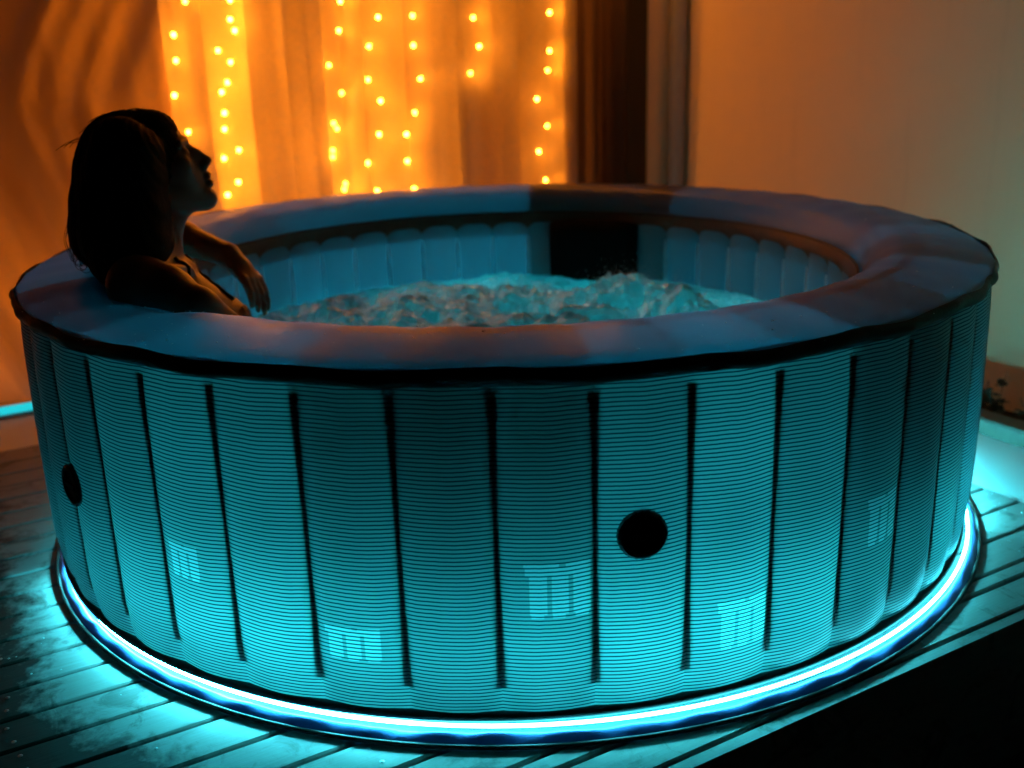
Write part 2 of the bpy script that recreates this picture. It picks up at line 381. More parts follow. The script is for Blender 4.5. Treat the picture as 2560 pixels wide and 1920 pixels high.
curtain('sheer_curtain', -0.42, 1.100, 0.03, 2.05, sheer_fn, 620, 46, MT['sheer'], 'glowing orange sheer curtain hanging behind the tub with light strings')
def drape_fn(u, z):
    zz = z-0.86; s_ = u-0.62*np.sqrt(np.where(zz > 0, zz, -0.72*zz)**2+0.012)
    d = np.sin(21*s_+0.6*np.sin(5*s_))+0.55*np.sin(37*s_+1.9+1.2*z)+0.35*np.sin(61*s_+0.4)
    d2 = (fbm(u*5, z*3, 4, 11)-0.5)*2.2
    return 1.355+0.022*d*(0.35+0.65*np.clip(np.abs(zz)*2.2, 0, 1))+0.020*d2, u
curtain('gathered_drape', -2.6, -0.405, 0.012, 2.05, drape_fn, 520, 130, MT['drape'], 'dull rust-orange drape with slanting folds behind the woman')
def brown_fn(u, z):
    return 1.402+0.015*np.sin(46*u+0.5)+0.006*np.sin(93*u+1+0.4*z), u
curtain('brown_drape', 1.098, 1.322, 0.012, 2.05, brown_fn, 120, 24, MT['brown'], 'narrow dark brown drape beside the black door post')

# ------------------------------------------------------------------ light strings
STR = [
 ('leftmost', [(400,3),(375,75),(380,131),(377,206),(407,285)]),
 ('second', [(497,0),(497,42),(507,66),(471,109),(498,134),(491,178),(479,199),(485,244),(485,279),(516,324),(484,342),(515,393),(492,421)]),
 ('third', [(735,3),(732,66),(711,141),(738,201),(721,266),(728,278),(719,325),(719,339),(746,397),(744,409)]),
 ('fourth', [(817,37),(797,100),(795,172),(822,218),(819,290),(795,352),(815,412)]),
 ('fifth', [(891,34),(893,98),(908,170),(896,243),(878,290),(880,348),(895,408)]),
 ('sixth', [(1022,38),(1035,100),(1016,158)]),
 ('rightmost', [(1187,27),(1187,110),(1183,152),(1160,214),(1182,272),(1164,327)])]
LBL = {'leftmost': 'leftmost string of warm bulbs, in front of the woman\'s forehead', 'second': 'second light string from left with the most closely set bulbs',
       'third': 'third light string from left, bulbs paired, ending at the tub rim', 'fourth': 'fourth light string from the left, near mid curtain',
       'fifth': 'fifth light string from the left, half behind a curtain fold', 'sixth': 'sixth light string from left, the short one with three bulbs in view',
       'rightmost': 'rightmost string of warm bulbs, beside the brown drape'}
bm = bmesh.new(); bmesh.ops.create_icosphere(bm, subdivisions=1, radius=0.0078)
for v in bm.verts: v.co.z *= 1.15
bme = bpy.data.meshes.new('bulb'); bm.to_mesh(bme); bm.free(); bme.materials.append(MT['bulb']); bme.polygons.foreach_set('use_smooth', [True]*len(bme.polygons))
sme = MB().tube([(0, 0, 0.0070), (0, 0, 0.016)], 0.0028, 6).mesh(); sme.materials.append(MT['wire'])
VB = 1.433
for nm, pts in STR:
    P = [px_on_v(x, y, VB) for x, y in pts]
    top = P[0][1]; u = P[0][0]; z = top; ext = []
    while z < 1.5:
        z += random.uniform(0.085, 0.13); ext.append((u+random.uniform(-0.03, 0.03), z))
    P = ext[::-1]+P
    if nm not in ('sixth', 'leftmost'):
        z = P[-1][1]; ul = P[-1][0]
        while z > 0.12:
            z -= random.uniform(0.08, 0.12)
            if z > 0.05: P.append((ul+random.uniform(-0.03, 0.03), z))
    root = tag(empty('light_string', (0, 0, 0), hz), LBL[nm], 'string lights', 'light strings behind the sheer curtain')
    um = sum(p[0] for p in P)/len(P); path = [(um, VB+0.012, 2.03)]
    for (u, z) in P:
        o = link('bulb', bme, None, root); o.location = (u, VB, z)
        s_ = link('socket', sme, None, o)
        path += [(um+0.5*(u-um), VB+0.014, z+0.02), (u, VB+0.002, z+0.016)]
    MB().tube(path, 0.0011, 5).build('wire', MT['wire'], root)

# added string low behind the drape to brighten the cloth, bulbs unseen
root = tag(empty('light_string', (0, 0, 0), hz), 'unseen bulbs added to glow through the lower part of the rust-orange drape at left', 'string lights', 'light strings behind the sheer curtain')
path = []
for k in range(9):
    u = -1.45+0.11*k; z = 0.16+0.09*(k % 4); o = link('bulb', bme, None, root); o.location = (u, 1.52, z); link('socket', sme, None, o); path.append((u, 1.522, z+0.016))
MB().tube(path, 0.0011, 5).build('wire', MT['wire'], root)
# same bulbs added above the view to warm the right-hand wall
root = tag(empty('added_light_string', (0, 0, 0), hz), 'added string of warm bulbs above the view, before the brown drape', 'string lights')
path = []
for k in range(11):
    z = 1.24+0.072*k; u = 1.08+0.03*math.sin(k*1.9); o = link('bulb', bme, None, root); o.location = (u, 1.21, z); link('socket', sme, None, o); path.append((u, 1.212, z+0.016))
MB().tube(path, 0.0011, 5).build('wire', MT['wire'], root)
# led strip along the foot of the curtains
ls = tag(empty('led_strip', (0, 0, 0), hz), 'glowing cyan light strip along the foot of the curtain at left', 'light strip')
MB().box((-2.6, 1.258, -0.006), (1.10, 1.332, 0.004)).build('channel', MT['pipe'], ls)
MB().box((-2.6, 1.264, 0.005), (1.10, 1.326, 0.012)).build('diffuser', MT['strip'], ls)

# ------------------------------------------------------------------ planter plants
def plant(u, v, h, seed, label):
    r = random.Random(seed); root = tag(empty('plant', uvz(u, v, -0.098)), label, 'plant', 'low plants in the planter'); st = MB(); lf = MB()
    for s_ in range(5):
        az = r.uniform(0, 6.28); ln = h*r.uniform(0.6, 1.0); le = r.uniform(0.1, 0.5)
        pts = [np.array([math.cos(az)*le*ln*t*t, math.sin(az)*le*ln*t*t, ln*t]) for t in np.linspace(0, 1, 6)]
        st.tube(pts, [0.0022-0.0012*t for t in np.linspace(0, 1, 6)], 5)
        for k in range(18):
            t = r.uniform(0.3, 1.0); p = pts[min(5, int(t*5))]; a2 = r.uniform(0, 6.28); L = r.uniform(0.020, 0.034); W = L*0.40
            d = np.array([math.cos(a2), math.sin(a2), r.uniform(-0.2, 0.7)]); d /= np.linalg.norm(d); sd = np.cross(d, Z); sd /= np.linalg.norm(sd); nn = np.cross(sd, d)
            lf.add([p, p+d*L*.35+sd*W-nn*.002, p+d*L*.75+sd*W*.7, p+d*L-nn*.004, p+d*L*.75-sd*W*.7, p+d*L*.35-sd*W-nn*.002, p+d*L*.5+nn*.002],
                   [(0, 1, 6), (1, 2, 6), (2, 3, 6), (3, 4, 6), (4, 5, 6), (5, 0, 6)])
    st.build('stem', MT['stem'], root); lf.build('foliage', MT['leaf'], root)
plant(1.31, -0.335, 0.215, 1, 'small dark leafy plant in the planter next to the tub edge')
plant(1.30, -0.465, 0.195, 2, 'small dark leafy plant at the right edge of the picture')
plant(1.42, -0.39, 0.15, 3, 'low dark plant against the wall between two taller ones')
plant(1.36, -0.26, 0.20, 4, 'dark leafy plant in the planter, mostly hidden by the tub')

# ================================================================== THE TUB
tub = tag(empty('hot_tub', (-0.018, 0, 0), math.radians(1.03)), 'round inflatable hot tub with striped wall glowing cyan, full of bubbling water', 'hot tub')
STEP = 8.0; PH0 = -92.0; NP = 45; hs = math.radians(STEP)
def wall_r(z): t = min(max((z-0.03)/0.545, 0), 1); return 0.978+0.016*min(1, t/0.16)**0.5*(1 if t < 0.85 else 1-0.25*((t-0.85)/0.15)**2)
# outer panel, built around angle 0..8 deg and rotated
def wp(a, b_):
    z = 0.030+b_*0.545; r = wall_r(z)+0.0105*(1-(2*a-1)**2)*(0.35+0.65*math.sin(PI*min(1, 0.15+b_*0.8))); q = a*hs
    return (r*math.cos(q), r*math.sin(q), z)
pme = MB().grid(wp, 13, 40).mesh(True); pme.materials.append(MT['wall'])
def ip(a, b_):
    z = 0.035+b_*(0.447+0.020*(1-(2*a-1)**4)); r = 0.752-0.012*(1-(2*a-1)**2); q = a*hs
    return (r*math.cos(q), r*math.sin(q), z)
ime = MB().grid(ip, 11, 14).mesh(True); ime.materials.append(MT['inner'])
def strip_mesh(r, w0, z0, z1, out=1, nseg=12, wfn=None):
    vs = []; fs = []
    for i in range(nseg+1):
        t = i/nseg; z = z0+(z1-z0)*t; ww = w0*(wfn(t) if wfn else 1); rr = r(z) if callable(r) else r
        vs += [(rr, -ww/2, z), (rr, ww/2, z), (rr-0.002*out, ww/2, z), (rr-0.002*out, -ww/2, z)]
    for i in range(nseg):
        a = i*4
        for k in range(4): fs.append((a+k, a+(k+1) % 4, a+4+(k+1) % 4, a+4+k))
    fs += [(3, 2, 1, 0), tuple(nseg*4+k for k in range(4))]
    return mesh_from(vs, fs)
seamme = strip_mesh(lambda z: wall_r(z)-0.0030, 0.0175, 0.088, 0.535, 1, 14, lambda t: 0.72+0.55*abs(t-0.5)**1.5*2); seamme.materials.append(MT['seam'])
rpoly = [(0.762,.036),(0.994,.036),(0.994,.572),(0.985,.588),(0.95,.5955),(0.91,.598),(0.865,.595),(0.82,.585),(0.785,.567),(0.772,.545),(0.764,.512)]
rpoly = [(min(x, 0.972), z-0.017*max(0, (z-0.036)/0.56)) for x, z in rpoly]
ribme = MB().add([(x, y, z) for y in (-0.0018, 0.0018) for x, z in rpoly], [tuple(range(11))[::-1], tuple(range(11, 22))]+[(i, (i+1) % 11, 11+(i+1) % 11, 11+i) for i in range(11)]).mesh(); ribme.materials.append(MT['rib'])
weldme = strip_mesh(0.7475, 0.0125, 0.08, 0.462, -1, 10, lambda t: 1.0 if t < .93 else 1-0.5*((t-.93)/.07)**2); weldme.materials.append(MT['print'])
# brightness of each chamber (low tube, high tube), by angle of the chamber's middle
def chamber(deg):
    tab = {-152: (6, 0), -144: (11, .3), -136: (22, 1.2), -128: (46, 4.5), -120: (64, 8), -112: (68, 6), -104: (46, .8), -96: (34, 0), -88: (44, 0.2), -80: (66, 6),
           -72: (68, 14), -64: (52, 7), -56: (22, .8), -48: (15, 0), -40: (36, 0), -32: (36, 0), -24: (12, 0), -16: (14, 2)}
    d = int(round(deg)); d = (d+180) % 360-180
    if d in tab: return tab[d]
    if 0 <= d <= 48: return (24, 1.6)
    if 48 < d < 84: return (3, 0.15)
    if 84 <= d <= 140: return (44, 6)
    return (20, 5.0)
MARKS = {-124: (-123.0, -119.2, .217, .275), -108: (-107.1, -102.0, .130, .185), -92: (-89.9, -84.4, .206, .292), -76: (-73.4, -68.4, .115, .195), -60: (-57.3, -52.6, .215, .300)}
for k in range(NP):
    deg = PH0+STEP*k; q = math.radians(deg)
    for nm, me_ in (('wall_panel', pme), ('inner_panel', ime), ('rib', ribme), ('seam', seamme), ('weld', weldme)):
        o = link(nm, me_, None, tub); o.rotation_euler = (0, 0, q)
        wd = round((deg+180) % 360-180)
        if nm == 'wall_panel' and wd in MARKS:
            mk = MARKS[wd]; o.material_slots[0].link = 'OBJECT'; o.material_slots[0].material = m_wall((mk[0]-wd, mk[1]-wd, mk[2], mk[3]))
    lo, hi = chamber(deg+STEP/2)  # unseen tubes added inside the wall to shape each panel's glow
    arc = [q+hs*t for t in np.linspace(0.06, 0.94, 5)]
    MB().tube([(0.885*math.cos(a), 0.885*math.sin(a), 0.150) for a in arc], 0.008, 6).build('hidden_light_tube', led(lo*1.6), tub)
    MB().tube([(0.870*math.cos(a), 0.870*math.sin(a), 0.440) for a in arc], 0.007, 6).build('hidden_light_tube', led(hi*1.9), tub)
# rim: catmull-rom profile
prof = [(0.998,.553),(1.004,.564),(0.999,.574),(0.977,.582),(0.942,.5875),(0.902,.5920),(0.865,.594),(0.832,.592),(0.802,.583),(0.776,.561),(0.763,.535),(0.763,.512)]
def catmull(P, n):
    P = np.array(P, float); Q = np.vstack([2*P[0]-P[1], P, 2*P[-1]-P[-2]]); out = []
    for i in range(1, len(Q)-2):
        for t in np.linspace(0, 1, n, endpoint=False):
            a, b_, c, d = Q[i-1], Q[i], Q[i+1], Q[i+2]
            out.append(0.5*((2*b_)+(-a+c)*t+(2*a-5*b_+4*c-d)*t*t+(-a+3*b_-3*c+d)*t**3))
    out.append(P[-1]); return np.array(out)
rp = catmull(prof, 4)
NS = 360
DENTS = [((-0.66, -0.485), (-0.54, -0.575), .07, .022), ((-0.75, -0.14), (-0.83, 0.15), .07, .018)]
def dent(x, y):
    o = 0
    for (p0, p1, w_, d_) in DENTS:
        dx, dy = p1[0]-p0[0], p1[1]-p0[1]; t = min(1, max(0, ((x-p0[0])*dx+(y-p0[1])*dy)/(dx*dx+dy*dy))); o += d_*math.exp(-((x-p0[0]-t*dx)**2+(y-p0[1]-t*dy)**2)/w_**2)
    return o
def rim_fn(a, b_):
    q = a*2*PI; i = b_*(len(rp)-1); r, z = rp[int(round(i))]; bul = 0.5-0.5*math.cos((math.degrees(q)-PH0)/STEP*2*PI)
    k = math.sin(PI*b_)
    return ((r+0.002*bul*(1-k))*math.cos(q), (r+0.002*bul*(1-k))*math.sin(q), z+0.0022*bul*k-k*dent(r*math.cos(q), r*math.sin(q)))
MB().grid(rim_fn, NS, len(rp), True).build('rim', MT['rim'], tub, True)
# black ruffled piping under the outer edge, brown trim under the inner edge
def pip_fn(a, b_):
    q = a*2*PI; z = 0.553+0.024*b_; wv = 0.005*vnoise(np.array(a*150.0), np.array(b_*0.5), 4)+0.004*math.sin(a*NP*2*PI)*0.5
    r = 0.9985+0.0075*math.sin(PI*b_)**0.6+float(wv)*0.8
    return (r*math.cos(q), r*math.sin(q), z+0.003*math.sin(a*2*PI*23+1)+0.003*float(vnoise(np.array(a*90.0), np.array(0.0), 9)))
MB().grid(pip_fn, 540, 7, True).build('outer_piping', MT['piping'], tub, True)
def trim_fn(a, b_):
    q = a*2*PI; z = 0.462+0.070*b_; r = 0.7575-0.005*math.sin(PI*b_)
    return (r*math.cos(q), r*math.sin(q), z)
MB().grid(trim_fn, 270, 6, True).build('inner_trim', MT['trim'], tub, True)
MB().tube([(0.7545*math.cos(q), 0.7545*math.sin(q), 0.529) for q in np.linspace(0, 2*PI, 271)[:-1]], 0.0018, 6, True).build('inner_piping', MT['piping'], tub, True)
# floor and foot skirt
def disc(r, z, n=180): return MB().add([(r*math.cos(q), r*math.sin(q), z) for q in np.linspace(0, 2*PI, n+1)[:-1]], [tuple(range(n))])
disc(0.985, 0.004).build('floor', MT['rib'], tub)
disc(0.74, 0.034).build('liner_floor', MT['inner'], tub)
def skirt_fn(a, b_):
    q = a*2*PI; t = b_; wr = 0.0055*float(fbm(np.array(a*120.0+t*0.8), np.array(t*1.2), 2, 21))+0.0012*math.sin(a*2*PI*61)
    r = 0.9935+0.026*t; z = 0.012+0.004*math.sin(PI*min(1, t*0.9+0.1))-0.008*t*t+wr*math.sin(PI*t)
    return (r*math.cos(q), r*math.sin(q), z)
MB().grid(skirt_fn, 900, 9, True).build('foot_skirt', MT['skirt'], tub, True).location.x = 0.010
MB().tube([(1.0200*math.cos(q), 1.0200*math.sin(q), 0.0046) for q in np.linspace(0, 2*PI, 361)[:-1]], 0.0042, 8, True).build('foot_hem', MT['piping'], tub, True).location.x = 0.010
MB().tube([(0.9890*math.cos(q), 0.9890*math.sin(q), 0.0365) for q in np.linspace(0, 2*PI, 361)[:-1]], 0.0085, 10, True).build('base_seam', MT['seam'], tub, True)  # seam thickened into a lip that keeps foot light off the wall
for k in range(NP):            # visible light strip round the foot
    deg = PH0+STEP*k+STEP/2; q = math.radians(PH0+STEP*k); d = (deg+180) % 360-180
    s_ = 30 if d < -158 else 250 if d < -112 else 150 if d < -100 else 75 if d < -18 else 420 if d < 10 else 7
    MB().tube([(0.9965*math.cos(q+hs*t), 0.9965*math.sin(q+hs*t), 0.0250) for t in np.linspace(0, 1, 6)], 0.0031, 8).build('foot_light', led(s_, (0.05, 0.62, 0.76)), tub, True).location.x = 0.010

def on_wall(deg, z, off=0.0):      # point of the outer wall's surface
    a = ((deg-PH0) % STEP)/STEP; b_ = (z-0.030)/0.545
    r = wall_r(z)+0.0105*(1-(2*a-1)**2)*(0.35+0.65*math.sin(PI*min(1, 0.15+b_*0.8)))+off; q = math.radians(deg)
    return np.array([r*math.cos(q), r*math.sin(q), z])
# round valve caps
for deg, z in ((-80.27, 0.327), (-138.3, 0.300)):
    c = on_wall(deg, z, -0.002); q = math.radians(deg); er = np.array([math.cos(q), math.sin(q), 0]); et = np.array([-math.sin(q), math.cos(q), 0])
    N = 72; rings = [(0.0365, 0.0), (0.0365, 0.008), (0.033, 0.0115), (0.027, 0.012), (0.026, 0.008), (0.010, 0.0075), (0.0, 0.0075)]
    vs = []; fs = []
    for (r, h) in rings:
        for i in range(N):
            a = 2*PI*i/N; rr = r*(1+(0.018*(1 if i % 3 == 0 else -0.4) if r > 0.034 else 0)); vs.append(c+er*h+rr*(math.cos(a)*et+math.sin(a)*Z))
    for j in range(len(rings)-1):
        for i in range(N): fs.append((j*N+i, j*N+(i+1) % N, (j+1)*N+(i+1) % N, (j+1)*N+i))
    vc = MB().add(vs, fs).build('valve_cap', MT['black'], tub)
    MB().add([c+er*hh+x*et+y*Z for hh in (0.0078, 0.0120) for x, y in ((-.02, -.004), (.02, -.004), (.02, .004), (-.02, .004))],
             [(4, 5, 6, 7), (0, 1, 5, 4), (1, 2, 6, 5), (2, 3, 7, 6), (3, 0, 4, 7)]).build('grip', MT['black'], vc)
# dark raised panel on the far inner wall
hr = MB()
def pad_fn(a, b_):
    q = math.radians(58.5+20.6*a); z = 0.325+0.185*b_; e = (1-abs(2*a-1)**6)*(1-abs(2*b_-1)**6); r = 0.748-0.004-0.040*max(0, e)**0.5
    zz = z+0.012*(1-2*b_)*(abs(2*a-1)**5)
    return (r*math.cos(q), r*math.sin(q), zz)
hr.grid(pad_fn, 26, 20).build('dark_panel', MT['matt'], tub, True)

for dg in (100, 62, 20, 190, -30):      # round lamps added low on the inner wall to brighten the water
    q = math.radians(dg); N = 20; c0 = [np.array([(0.737-o)*math.cos(q), (0.737-o)*math.sin(q), 0.16]) for o in (0.0, 0.008)]; et = np.array([-math.sin(q), math.cos(q), 0])
    vs = [c+0.038*(math.cos(2*PI*i/N)*et+math.sin(2*PI*i/N)*Z) for c in c0 for i in range(N)]
    MB().add(vs, [tuple(range(N, 2*N))[::-1]]+[(i, (i+1) % N, N+(i+1) % N, N+i) for i in range(N)]).build('added_water_lamp', led(60), tub)
# ------------------------------------------------------------------ water
WZ = 0.345
nr, na = 230, 760
rr = 0.7305*np.sqrt(np.linspace(0.0004, 1, nr)); aa = np.linspace(0, 2*PI, na+1)[:-1]
Rg, Ag = np.meshgrid(rr, aa, indexing='ij'); X = Rg*np.cos(Ag); Y = Rg*np.sin(Ag)
def water_h(X, Y):
    Rr = np.hypot(X, Y)
    wx = X+0.05*(fbm(X*7, Y*7, 3, 31)-0.5); wy = Y+0.05*(fbm(X*7, Y*7, 3, 37)-0.5)
    h = 0.060*(fbm(wx*6+9, wy*6, 3, 3)-0.5)+0.055*(fbm(wx*15, wy*15+5, 3, 8)-0.5)+0.016*(fbm(wx*45, wy*45, 3, 12)-0.5)+0.004*(1-np.abs(2*fbm(wx*70, wy*70, 2, 15)-1))**2
    for (mx, my, mr, mh) in ((0.30, 0.28, .12, .070), (0.40, 0.12, .11, .050), (0.45, 0.0, .09, .045), (-0.02, 0.32, .14, .050), (-0.28, 0.25, .15, .040), (0.12, 0.05, .12, .03), (-0.10, 0.02, .16, .02), (-.3, .45, .12, .03)):
        g_ = np.exp(-((X-mx)**2+(Y-my)**2)/mr**2); h = h+mh*g_*(0.30+1.3*fbm(wx*18+mx*50, wy*18, 4, 40))
    return h*np.clip((0.735-Rr)/0.05, 0.15, 1)
h = water_h(X, Y)
vs = np.stack([X, Y, WZ+h], -1).reshape(-1, 3)
i = np.arange(nr-1)[:, None]*na; j = np.arange(na)[None]; j2 = (j+1) % na
f = np.stack([i+j, i+na+j, i+na+j2, i+j2], -1).reshape(-1, 4)
wme = bpy.data.meshes.new('water'); wme.from_pydata(vs.tolist(), [], f.tolist()+[list(range(na))[::-1]]); wme.update(); wme.polygons.foreach_set('use_smooth', [True]*len(wme.polygons))
tag(link('water', wme, MT['water']), kind='structure')
# spray: drops and froth thrown up over the mounds
oct_v = np.array([(1,0,0),(-1,0,0),(0,1,0),(0,-1,0),(0,0,1),(0,0,-1)], float); oct_f = [(0,2,4),(2,1,4),(1,3,4),(3,0,4),(2,0,5),(1,2,5),(3,1,5),(0,3,5)]
SV = []; SF = []
spots = [(0.30, 0.28, .11, 2600, .030), (0.40, 0.10, .10, 2200, .025), (0.47, -0.02, .08, 1200, .022), (-0.02, 0.32, .14, 1900, .024), (-0.28, 0.27, .14, 1600, .02), (0.0, 0.0, .34, 5200, .006)]
for (mx, my, mr, n, hh) in spots:
    px_ = rng.normal(mx, mr*0.75, n); py_ = rng.normal(my, mr*0.75, n); hz_ = water_h(px_, py_); ok = (np.hypot(px_, py_) < 0.71) & (hz_ > np.percentile(hz_, 35)); ex = rng.exponential(hh*0.5, n)*(rng.random(n) < 0.5)
    for x, y, z, e in zip(px_[ok], py_[ok], hz_[ok], ex[ok]):
        r = float(rng.choice((0.0006, 0.0009, 0.0013, 0.0019)))*rng.uniform(.7, 1.2)*(0.7 if e > 0.01 else 1); b0 = len(SV)
        SV += (oct_v*r+np.array([x, y, WZ+z+min(e, 0.06)])).tolist(); SF += [tuple(k+b0 for k in t) for t in oct_f]
tag(link('spray', mesh_from(SV, SF, True), MT['drop']), 'fine spray and drops thrown up over the bubbling water', 'spray', kind='stuff')

# ================================================================== THE WOMAN
class Field:
    def __init__(s, lo, hi, h):
        s.lo = np.array(lo, float); s.h = h; s.n = np.ceil((np.array(hi)-s.lo)/h).astype(int)+1
        s.F = np.full(s.n, 1.0, np.float32)
    def block(s, lo, hi):
        a = np.clip(np.floor((np.array(lo)-s.lo)/s.h).astype(int), 0, s.n); b_ = np.clip(np.ceil((np.array(hi)-s.lo)/s.h).astype(int)+1, 0, s.n)
        ax = [(s.lo[k]+s.h*np.arange(a[k], b_[k])).astype(np.float32) for k in range(3)]
        G = np.meshgrid(*ax, indexing='ij'); return (slice(a[0], b_[0]), slice(a[1], b_[1]), slice(a[2], b_[2])), G
    def merge(s, sl, d, k, cut=False):
        A = s.F[sl]
        if cut:
            d = -d; hh = np.clip(0.5-0.5*(A-d)/k, 0, 1); s.F[sl] = A*(1-hh)+d*hh+k*hh*(1-hh)
        else:
            hh = np.clip(0.5+0.5*(A-d)/k, 0, 1); s.F[sl] = A*(1-hh)+d*hh-k*hh*(1-hh)
    def cone(s, p, q, r0, r1, k=0.02, cut=False):
        p = np.array(p, float); q = np.array(q, float); m = max(r0, r1)+k*1.5+0.02
        sl, (X, Y, Zg) = s.block(np.minimum(p, q)-m, np.maximum(p, q)+m); d = q-p; L2 = d @ d+1e-12
        t = np.clip(((X-p[0])*d[0]+(Y-p[1])*d[1]+(Zg-p[2])*d[2])/L2, 0, 1)
        D = np.sqrt((X-p[0]-t*d[0])**2+(Y-p[1]-t*d[1])**2+(Zg-p[2]-t*d[2])**2)-(r0+(r1-r0)*t); s.merge(sl, D, k, cut)
    def ell(s, c, rad, k=0.02, frame=None, cut=False):
        c = np.array(c, float); m = max(rad)+k*1.5+0.02; sl, (X, Y, Zg) = s.block(c-m, c+m); E = np.eye(3) if frame is None else frame
        P = [X-c[0], Y-c[1], Zg-c[2]]; q = [(P[0]*E[a][0]+P[1]*E[a][1]+P[2]*E[a][2])/rad[a] for a in range(3)]
        k0 = np.sqrt(q[0]**2+q[1]**2+q[2]**2); k1 = np.sqrt((q[0]/rad[0])**2+(q[1]/rad[1])**2+(q[2]/rad[2])**2)
        s.merge(sl, k0*(k0-1)/(k1+1e-6), k, cut)
    def chain(s, pts, rad, k):
        for i in range(len(pts)-1): s.cone(pts[i], pts[i+1], rad[i], rad[i+1], k)
    def mesh(s):
        F = s.F; ins = F < 0; nx, ny, nz = F.shape
        cs = np.zeros((nx-1, ny-1, nz-1), np.int8)
        for a in (0, 1):
            for b_ in (0, 1):
                for c in (0, 1): cs += ins[a:nx-1+a, b_:ny-1+b_, c:nz-1+c]
        act = (cs > 0) & (cs < 8); idx = np.full(act.shape, -1, np.int64); I = np.argwhere(act); idx[act] = np.arange(len(I))
        acc = np.zeros((len(I), 3)); cnt = np.zeros(len(I))
        cor = [(a, b_, c) for a in (0, 1) for b_ in (0, 1) for c in (0, 1)]
        for m in range(8):
            for n in range(m+1, 8):
                if sum(abs(cor[m][q]-cor[n][q]) for q in range(3)) != 1: continue
                A = F[I[:, 0]+cor[m][0], I[:, 1]+cor[m][1], I[:, 2]+cor[m][2]].astype(float); B = F[I[:, 0]+cor[n][0], I[:, 1]+cor[n][1], I[:, 2]+cor[n][2]].astype(float)
                x = (A < 0) != (B < 0); t = np.where(x, A/(A-B+1e-20), 0)
                P = np.array(cor[m])[None]+t[:, None]*(np.array(cor[n])-np.array(cor[m]))[None]
                acc[x] += P[x]; cnt[x] += 1
        vs = s.lo+s.h*(I+acc/cnt[:, None]); quads = []
        for ax in range(3):
            o1, o2 = [(1, 2), (2, 0), (0, 1)][ax]
            sl0 = [slice(None)]*3; sl1 = [slice(None)]*3; sl0[ax] = slice(0, -1); sl1[ax] = slice(1, None)
            ch = ins[tuple(sl0)] != ins[tuple(sl1)]; E = np.argwhere(ch)
            E = E[(E[:, o1] > 0) & (E[:, o2] > 0) & (E[:, o1] < F.shape[o1]-1) & (E[:, o2] < F.shape[o2]-1)]
            d1 = np.zeros(3, int); d1[o1] = 1; d2 = np.zeros(3, int); d2[o2] = 1
            q = np.stack([idx[tuple((E-d1-d2).T)], idx[tuple((E-d2).T)], idx[tuple(E.T)], idx[tuple((E-d1).T)]], -1)
            fl = ~ins[tuple(E.T)]; q[fl] = q[fl][:, ::-1]; quads.append(q)
        return vs, np.vstack(quads)
    def at(s, P):
        i = np.clip(np.round((np.array(P)-s.lo)/s.h).astype(int), 0, s.n-1); return float(s.F[tuple(i)])
    def grad(s, P):
        P = np.array(P, float); e = s.h*1.5; g_ = np.array([s.at(P+e*d)-s.at(P-e*d) for d in np.eye(3)]); return g_/(np.linalg.norm(g_)+1e-9)
    def snap(s, P, off):
        P = np.array(P, float)
        for _ in range(6): P = P-(s.at(P)-off)*s.grad(P)*0.8
        return P
def fast_mesh(vs, q):
    me = bpy.data.meshes.new('body'); me.vertices.add(len(vs)); me.vertices.foreach_set('co', vs.astype(np.float32).ravel())
    me.loops.add(q.size); me.loops.foreach_set('vertex_index', q.astype(np.int32).ravel()); me.polygons.add(len(q))
    me.polygons.foreach_set('loop_start', np.arange(0, q.size, 4, dtype=np.int32)); me.polygons.foreach_set('use_smooth', np.ones(len(q), bool))
    me.update(calc_edges=True); me.validate(); return me
def relax(vs, q, it=2, lam=0.5):
    for _ in range(it):
        acc = np.zeros_like(vs); c = np.zeros(len(vs))
        for a in range(4):
            for b_ in ((a+1) % 4, (a+3) % 4): np.add.at(acc, q[:, a], vs[q[:, b_]]); np.add.at(c, q[:, a], 1)
        vs = vs+lam*(acc/c[:, None]-vs)
    return vs

def px_y(x, y, Yp):                     # crop pixel of the figure (2.37 per photo pixel, origin 0,200) to a point of the plane y = Yp
    d = px_ray(x/2.37*2212/2560, (200+y/2.37)*2212/2560); t = (Yp-CAM[1])/d[1]; return CAM+t*d
HC = px_y(842, 496, -0.29); TAU = math.radians(22)
hfw = np.array([math.cos(TAU)*.945, math.cos(TAU)*.326, math.sin(TAU)]); hfw /= np.linalg.norm(hfw)
hlf = np.array([-.326, .945, 0]); hlf /= np.linalg.norm(hlf); hup = np.cross(hfw, hlf); HF = np.array([hfw, hlf, hup])
def hd(x, y, z): return HC+x*hfw+y*hlf+z*hup
B = Field((-0.98, -0.68, 0.03), (0.22, 0.26, 0.93), 0.0040)
